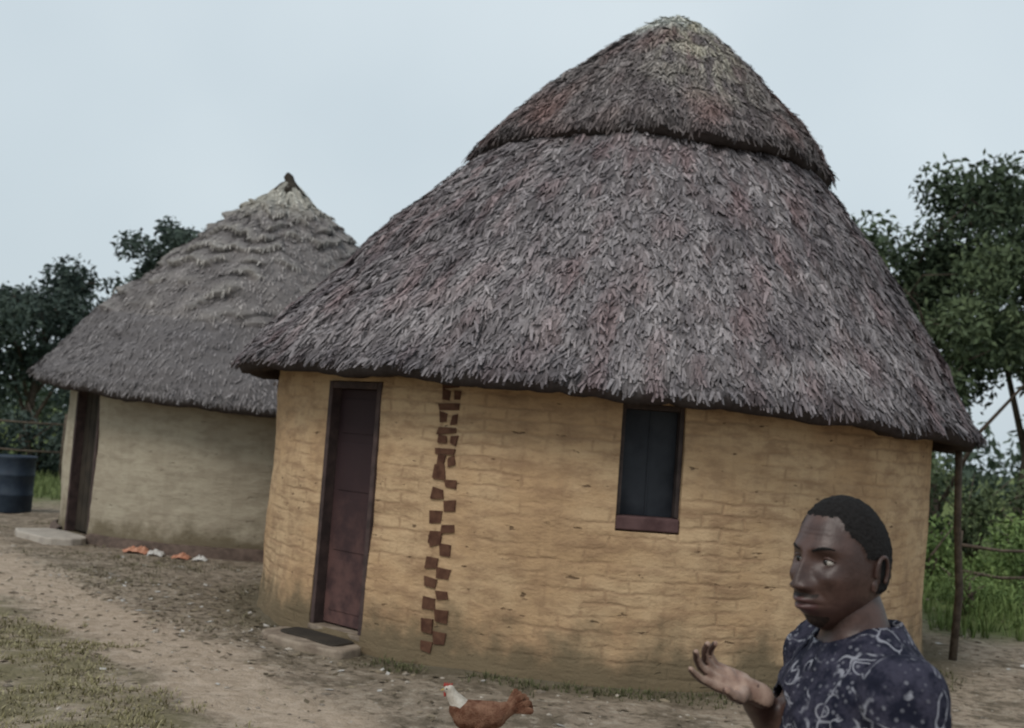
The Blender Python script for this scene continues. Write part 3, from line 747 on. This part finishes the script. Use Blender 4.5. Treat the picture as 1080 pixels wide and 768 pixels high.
for i in range(n+1):
    t=-math.pi*.86+2*math.pi*.86*i/n
    ca,sa=math.cos(t+math.pi),math.sin(t+math.pi)
    cz=1.378-.03*max(0,ca)
    for (r,dz) in ((.074,-.018),(.074,.022),(.078,.027),(.100,-.010),(.104,-.022)):
        V.append(W(-.008+ca*r*1.0+ (.012 if ca>0 else 0),sa*r*1.05,cz+dz-.02*max(0,ca)+.004*noise.noise(Vector((t*2,r*20,0)))))
for i in range(n):
    for q in range(4): F.append((i*5+q,(i+1)*5+q,(i+1)*5+q+1,i*5+q+1))
o=mesh_obj('collar',V,F,M_shirt,man,smooth=True); m=o.modifiers.new('s','SOLIDIFY'); m.thickness=.003
for i,s in enumerate((-1,1)):
    b=bmesh.new(); capsule(b,W(-.05,s*.105,.055),.042,W(.03,s*.108,.045),.043); capsule(b,W(.03,s*.108,.045),.043,W(.15,s*.118,.036),.036); capsule(b,W(-.03,s*.105,.06),.045,W(-.02,s*.105,.12),.045)
    link_mesh('shoe_%d'%(i+1),voxel(b,.006,4),M_shoe,man)
def hand(name,wrist,d,palm_n,side,curls,spread=.06,thumb_out=.9,sc_=1.0):
    d=Vector(d).normalized(); pn=(Vector(palm_n)-d*d.dot(Vector(palm_n))).normalized(); th=d.cross(pn)*side
    b=bmesh.new(); wr=Vector(wrist); K=sc_
    capsule(b,wr-d*.03,.026,wr+d*.012,.025,(pn,.75))
    tipsx=[.030,.010,-.011,-.030]; kn=[.088,.092,.088,.080]; L=[(.040,.024,.019),(.044,.028,.020),(.040,.026,.019),(.032,.020,.017)]; rr=[.0090,.0094,.0090,.0080]
    for i in range(4):
        k=wr+d*kn[i]*K+th*tipsx[i]*K-pn*.002*abs(i-1.5); r=rr[i]*K
        capsule(b,wr+d*.010+th*tipsx[i]*.55,.0155,k,r*1.25,(pn,.9),12)
        dirn=d+th*spread*(1.5-i); dirn.normalize(); p=k
        for j,l in enumerate(L[i]):
            ang_j=sum(curls[i][:j+1]); v=(dirn*math.cos(ang_j)+pn*math.sin(ang_j))
            q=p+v*l*K; capsule(b,p,r*(1.08-.1*j),q,r*(1.0-.12*j),None,12); p=q
    capsule(b,wr+d*.03+th*.012,.017,wr+d*.045-th*.014,.016,(pn,.8),12)
    p0=wr+d*.018+th*.020+pn*.004; p1=p0+(d*.55+th*thumb_out+pn*.35).normalized()*.040*K; p2=p1+(d*.85+th*.45+pn*.35).normalized()*.032*K; p3=p2+(d*.95+th*.15+pn*.4).normalized()*.025*K
    capsule(b,p0,.016,p1,.0125,None,12); capsule(b,p1,.0118,p2,.0102,None,12); capsule(b,p2,.0102,p3,.0085,None,12)
    me=voxel(b,.0026,3); o=link_mesh(name,me,M_skin,man); o.data.materials.append(M_palm)
    for f in o.data.polygons:
        if f.normal.dot(pn)>.25: f.material_index=1
    return o
hd=Vector((-.88,-.25,.36))
hand('right_hand',wrR+(wrR-elR).normalized()*.008,hd,Vector((-.20,-.55,.70)),-1,[(.15,.2,.15),(.3,.35,.25),(.45,.5,.3),(.55,.55,.35)],.08,.8,.86)
hand('left_hand',wrL,Vector((.0,.0,-1))+Fv*.25,-Lv,-1,[(.3,.35,.2),(.35,.4,.25),(.4,.45,.3),(.45,.5,.3)])
# head --------------------------------------------------------------
hy=rad(33); Hf=Vector((-math.cos(hy),-math.sin(hy),-.03)).normalized(); Hl=UP.cross(Hf).normalized(); Hu=Hf.cross(Hl)
HC=W(.035,0,1.507); HS=1.04
def HW(x,y,z): return HC+(Hl*x+Hf*(-y)+Hu*z)*HS
def ga(x,c,s): return math.exp(-((x-c)/s)**2)
def sm(x,a,b): t=max(0,min(1,(x-a)/(b-a))); return t*t*(3-2*t)
V=[];F=[];HM=[]
NA,NB=180,150
def headpt(dx,dy,dz):
    x=.076*dx; y=.096*dy; z=.122*dz
    lowr=sm(-dz,.10,1.0)
    x*=1-.33*lowr; 
    if dy<0:
        y*=1+.10*sm(-dz,0,.6)
        y=y*(1-.05)
        fl=sm(-dy,.2,.9); y-= .011*fl*sm(-dz,.1,.7)
    else:
        y*=1+.08*sm(dz,-.3,.5); y*=1-.42*sm(-dz,.15,.95)
        x*=1+.03*sm(dz,-.2,.6)
    fr=sm(-dy,.15,.6)
    ax=abs(x)
    k=0
    k+=.0065*ga(z,.034,.010)*ga(ax,.027,.026)
    k-=.0135*ga(z,.012,.013)*ga(ax,.031,.017)
    k+=.0075*ga(z,-.018,.013)*ga(ax,.046,.015)
    k-=.0035*ga(z,-.050,.016)*ga(ax,.044,.012)               # hollow cheek
    nz=sm(z,.028,-.030) if False else (1-sm(z,-.030,.028))
    nz*=(1-sm(-z,.034,.046)); wN=.0075+.007*sm(-z,0,.03)
    k+=(.005+.020*nz)*ga(x,0,wN)*(1-sm(z,.02,.04))*(1-sm(-z,.036,.048))
    k+=.012*ga(z,-.032,.008)*ga(ax,.0165,.007)
    k+=.0095*ga(z,-.0565,.0062)*ga(ax,0,.024)+.0115*ga(z,-.0705,.0068)*ga(ax,0,.021)
    k-=.0065*ga(z,-.0632,.0022)*ga(ax,0,.025)
    k-=.0028*ga(ax-.026-(-z-.035)*.45,0,.004)*ga(z,-.048,.016)
    k-=.0012*ga(z,.056,.002)*ga(ax,0,.03)+.0012*ga(z,.064,.002)*ga(ax,0,.028)
    k+=.004*ga(z,-.060,.022)*ga(ax,0,.028)
    k+=.009*ga(z,-.102,.013)*ga(ax,0,.020)
    k-=.004*ga(z,-.086,.006)*ga(ax,0,.02)
    y-=k*fr
    x+=math.copysign(.006*ga(z,-.068,.028)*ga(y,-.015,.045),x)
    hl=.088-.034*sm(abs(x),.030,.062)
    back=sm(y,-.040,.015)
    hl=hl*(1-back)+(-.045)*back
    if abs(x)>.05 and y<.012: hl=max(hl,.018)
    hair=sm(z,hl-.006,hl+.010) 
    return x,y,z,hair
for j in range(NB+1):
    ph=math.pi*j/NB
    for i in range(NA):
        t=2*math.pi*i/NA; dx,dy,dz=math.sin(ph)*math.cos(t),math.sin(ph)*math.sin(t),math.cos(ph)
        x,y,z,hr=headpt(dx,dy,dz); o=hr*(.0035+.0022*noise.noise(Vector((x*160,y*160,z*160)))); n=Vector((dx/.8,dy,dz/1.2)).normalized()
        V.append(HW(x+n.x*o,y+n.y*o,z+n.z*o)); HM.append((hr,x,y,z))
mi=[]
for j in range(NB):
    for i in range(NA):
        i2=(i+1)%NA; a=j*NA+i; F.append((a,(j+1)*NA+i,(j+1)*NA+i2,j*NA+i2)); h=HM[a]
        m=1 if h[0]>.5+.35*noise.noise(Vector((h[1]*140,h[2]*140,h[3]*140))) else 0
        if h[2]<-.06 and m==0 and (h[1]/.026)**2+((h[3]+.0645)/.0135)**2<1: m=2
        elif m==0 and h[2]<-.055 and abs(h[1])<.028 and (h[3]<-.084 or -.0505<h[3]<-.044) and h[3]>-.118 : m=3
        mi.append(m)
head=mesh_obj('head',V,F,None,man,smooth=True,mats=[M_skin,M_hair,M_lip,M_stub],midx=mi)
def ball(name,c,r,mat,sx=1,sy=1,sz=1):
    b=bmesh.new(); bmesh.ops.create_uvsphere(b,u_segments=24,v_segments=16,radius=r)
    for v in b.verts: q=v.co; v.co=c+Hl*q.x*sx-Hf*q.y*sy+Hu*q.z*sz
    me=bpy.data.meshes.new(name); b.to_mesh(me); b.free(); return link_mesh(name,me,mat,man)
def surf_y(x,z):
    best=min((h for h in HM if h[2]<0),key=lambda h:(h[1]-x)**2+(h[3]-z)**2); return best[2]
for i,s in enumerate((-1,1)):
    ys_=surf_y(s*.031,.010)
    ball('eyeball_%d'%(i+1),HW(s*.031,ys_+.0072,.010),.0120,M_eye,1.15,1,.70)
    ball('iris_%d'%(i+1),HW(s*.031-.0015,ys_+.0072-.0088,.0105),.0060,M_iris,1,.7,1)
    for nm,dz,rz in (('upper_lid',.0078,1),('lower_lid',-.0078,-1)):
        pts=[];rs_=[]
        for q in range(9):
            u=q/8*2-1; xx=s*.031+u*.0165; zz=.010+dz*(1-u*u*.8); pts.append(HW(xx,ys_-.0020+.0075*u*u,zz)); rs_.append((.0036 if rz>0 else .0028)*(1-.5*u*u))
        tube_obj('%s_%d'%(nm,i+1),pts,rs_,M_skin,man,8,0)
    pts=[HW(s*(.014+.034*q/6),surf_y(s*(.014+.034*q/6),.031)+.0006,.029+.006*math.sin(q/6*2.4)) for q in range(7)]
    tube_obj('eyebrow_%d'%(i+1),pts,[.0020,.0028,.0032,.0032,.0028,.0022,.0012],M_hair,man,8,.3)
    b=bmesh.new(); cpt=[]
    for q in range(11):
        t=-1.9+q*.40; cpt.append(HW(s*(.077+.005*math.cos(t*.5)),.012+.0145*math.sin(t+.2)+.004,-.004+.028*math.cos(t+.1)))
    for q in range(10): capsule(b,cpt[q],.0042,cpt[q+1],.0042,None,8)
    capsule(b,HW(s*.071,.010,.010),.012,HW(s*.072,.008,-.022),.009,(Hl,.5),12); capsule(b,HW(s*.074,.004,-.026),.008,HW(s*.074,.004,-.034),.0065,(Hl,.6),10)
    capsule(b,HW(s*.069,.014,.0),.018,HW(s*.070,.012,-.008),.016,(Hl,.35),12)
    link_mesh('ear_%d'%(i+1),voxel(b,.002,3),M_skin,man)

# ---------------------------------------------------------------- hen
CX,CY=-.03,6.12
hen=empty('hen',(CX,CY,0))
M_f1=mat_simple('feathers_brown',(.12,.05,.03),(.26,.14,.09),22,.9,.1,.8,.02); M_f2=mat_simple('feathers_white',(.38,.33,.27),(.58,.53,.46),30,.9,.1,.6,.015)
M_comb=mat_simple('comb_red',(.28,.04,.03),(.36,.06,.05),30,.6); M_leg=mat_simple('hen_legs',(.35,.24,.08),(.42,.3,.1),30,.6)
def C3(f,l,z): return Vector((CX-f,CY+l,z))
b=bmesh.new()
capsule(b,C3(-.07,0,.235),.072,C3(.07,0,.225),.080); capsule(b,C3(.07,0,.225),.078,C3(.115,0,.25),.055); capsule(b,C3(-.10,0,.25),.055,C3(-.16,0,.28),.036)
for s in (-1,1): capsule(b,C3(.07,s*.062,.25),.036,C3(-.10,s*.055,.24),.022,((0,1,0),.5)); capsule(b,C3(0,s*.04,.19),.036,C3(.0,s*.045,.13),.016)
link_mesh('body',voxel(b,.005,4),M_f1,hen)
b=bmesh.new(); capsule(b,C3(.10,0,.255),.058,C3(.150,0,.315),.034); capsule(b,C3(.150,0,.315),.034,C3(.17,0,.345),.026); capsule(b,C3(.17,0,.350),.026,C3(.185,0,.350),.020)
link_mesh('neck_and_head',voxel(b,.004,4),M_f2,hen)
b=bmesh.new()
for q in range(9):
    a=rad(5+q*8); s=(q%3-1)*.02; capsule(b,C3(-.13,s*.4,.265),.016,C3(-.13-.13*math.cos(a),s,.265+.10*math.sin(a)),.020,((0,1,0),.3),10)
link_mesh('tail',voxel(b,.004,2),M_f1,hen)
b=bmesh.new()
for q in range(4): capsule(b,C3(.165+.012*q,0,.370),.007,C3(.162+.013*q,0,.383),.004,((0,1,0),.5),8)
capsule(b,C3(.196,0,.332),.008,C3(.196,0,.318),.007,((0,1,0),.6),8); link_mesh('comb',voxel(b,.002,2),M_comb,hen)
b=bmesh.new(); capsule(b,C3(.20,0,.350),.008,C3(.222,0,.343),.002)
for s in (-1,1):
    capsule(b,C3(0,s*.045,.14),.010,C3(-.012,s*.045,.075),.007); capsule(b,C3(-.012,s*.045,.075),.007,C3(.0,s*.045,.018),.006)
    for (df,dl) in ((.05,0),(.04,.025),(.04,-.025),(-.025,0)): capsule(b,C3(0,s*.045,.018),.006,C3(df,s*.045+dl,.014),.004,None,8)
link_mesh('beak_and_legs',voxel(b,.0022,2),M_leg,hen)
for s in (-1,1):
    bb=bmesh.new(); bmesh.ops.create_uvsphere(bb,u_segments=10,v_segments=8,radius=.004); bmesh.ops.translate(bb,verts=bb.verts,vec=C3(.188,s*.019,.356)); me=bpy.data.meshes.new('eye'); bb.to_mesh(me); bb.free(); link_mesh('eye_%d'%(s+2),me,M_iris,hen)

# ---------------------------------------------------------------- light, sky, camera
w=bpy.data.worlds.new('World'); scene.world=w; w.use_nodes=True; nt=w.node_tree; nd=nt.nodes; lk=nt.links
bg=nd['Background']; out=nd['World Output']
sky=nd.new('ShaderNodeTexSky'); sky.sky_type='NISHITA'; sky.sun_disc=False; sky.sun_elevation=rad(48); sky.sun_rotation=rad(215); sky.air_density=1.5; sky.dust_density=4
lk.new(sky.outputs[0],bg.inputs[0]); bg.inputs[1].default_value=.08
bg2=nd.new('ShaderNodeBackground'); tc=nd.new('ShaderNodeTexCoord'); nz=nd.new('ShaderNodeTexNoise'); nz.inputs['Scale'].default_value=1.6; nz.inputs['Detail'].default_value=4
lk.new(tc.outputs['Generated'],nz.inputs['Vector'])
mr=nd.new('ShaderNodeMapRange'); lk.new(nz.outputs['Fac'],mr.inputs['Value']); mr.inputs['From Min'].default_value=.3; mr.inputs['From Max'].default_value=.7
mx=nd.new('ShaderNodeMix'); mx.data_type='RGBA'; lk.new(mr.outputs[0],mx.inputs[0]); mx.inputs[6].default_value=(.55,.65,.72,1); mx.inputs[7].default_value=(.74,.83,.88,1)
lk.new(mx.outputs[2],bg2.inputs[0]); bg2.inputs[1].default_value=1.0
ms=nd.new('ShaderNodeMixShader'); ms.inputs[0].default_value=.88; lk.new(bg.outputs[0],ms.inputs[1]); lk.new(bg2.outputs[0],ms.inputs[2]); lk.new(ms.outputs[0],out.inputs[0])
sd=bpy.data.lights.new('sun','SUN'); sd.energy=1.4; sd.angle=rad(20); sd.color=(1,.95,.89); so=bpy.data.objects.new('sun',sd); COL.objects.link(so)
az=rad(215); el=rad(48)
sdir=Vector((math.sin(az)*math.cos(el),math.cos(az)*math.cos(el),math.sin(el)))
so.rotation_euler=sdir.to_track_quat('Z','Y').to_euler()
cd=bpy.data.cameras.new('camera'); cam=bpy.data.objects.new('camera',cd); COL.objects.link(cam)
cd.lens=40; cd.sensor_width=36; cd.clip_end=1500; cd.clip_start=.05
cam.matrix_world=Matrix.Translation((0,0,1.7))@Matrix.Rotation(rad(90+3.7),4,'X')@Matrix.Rotation(rad(4.2),4,'Z')
cd.dof.use_dof=True; cd.dof.focus_distance=3.6; cd.dof.aperture_fstop=4.0
scene.camera=cam
scene.view_settings.view_transform='Standard'; scene.view_settings.look='None'; scene.view_settings.exposure=0
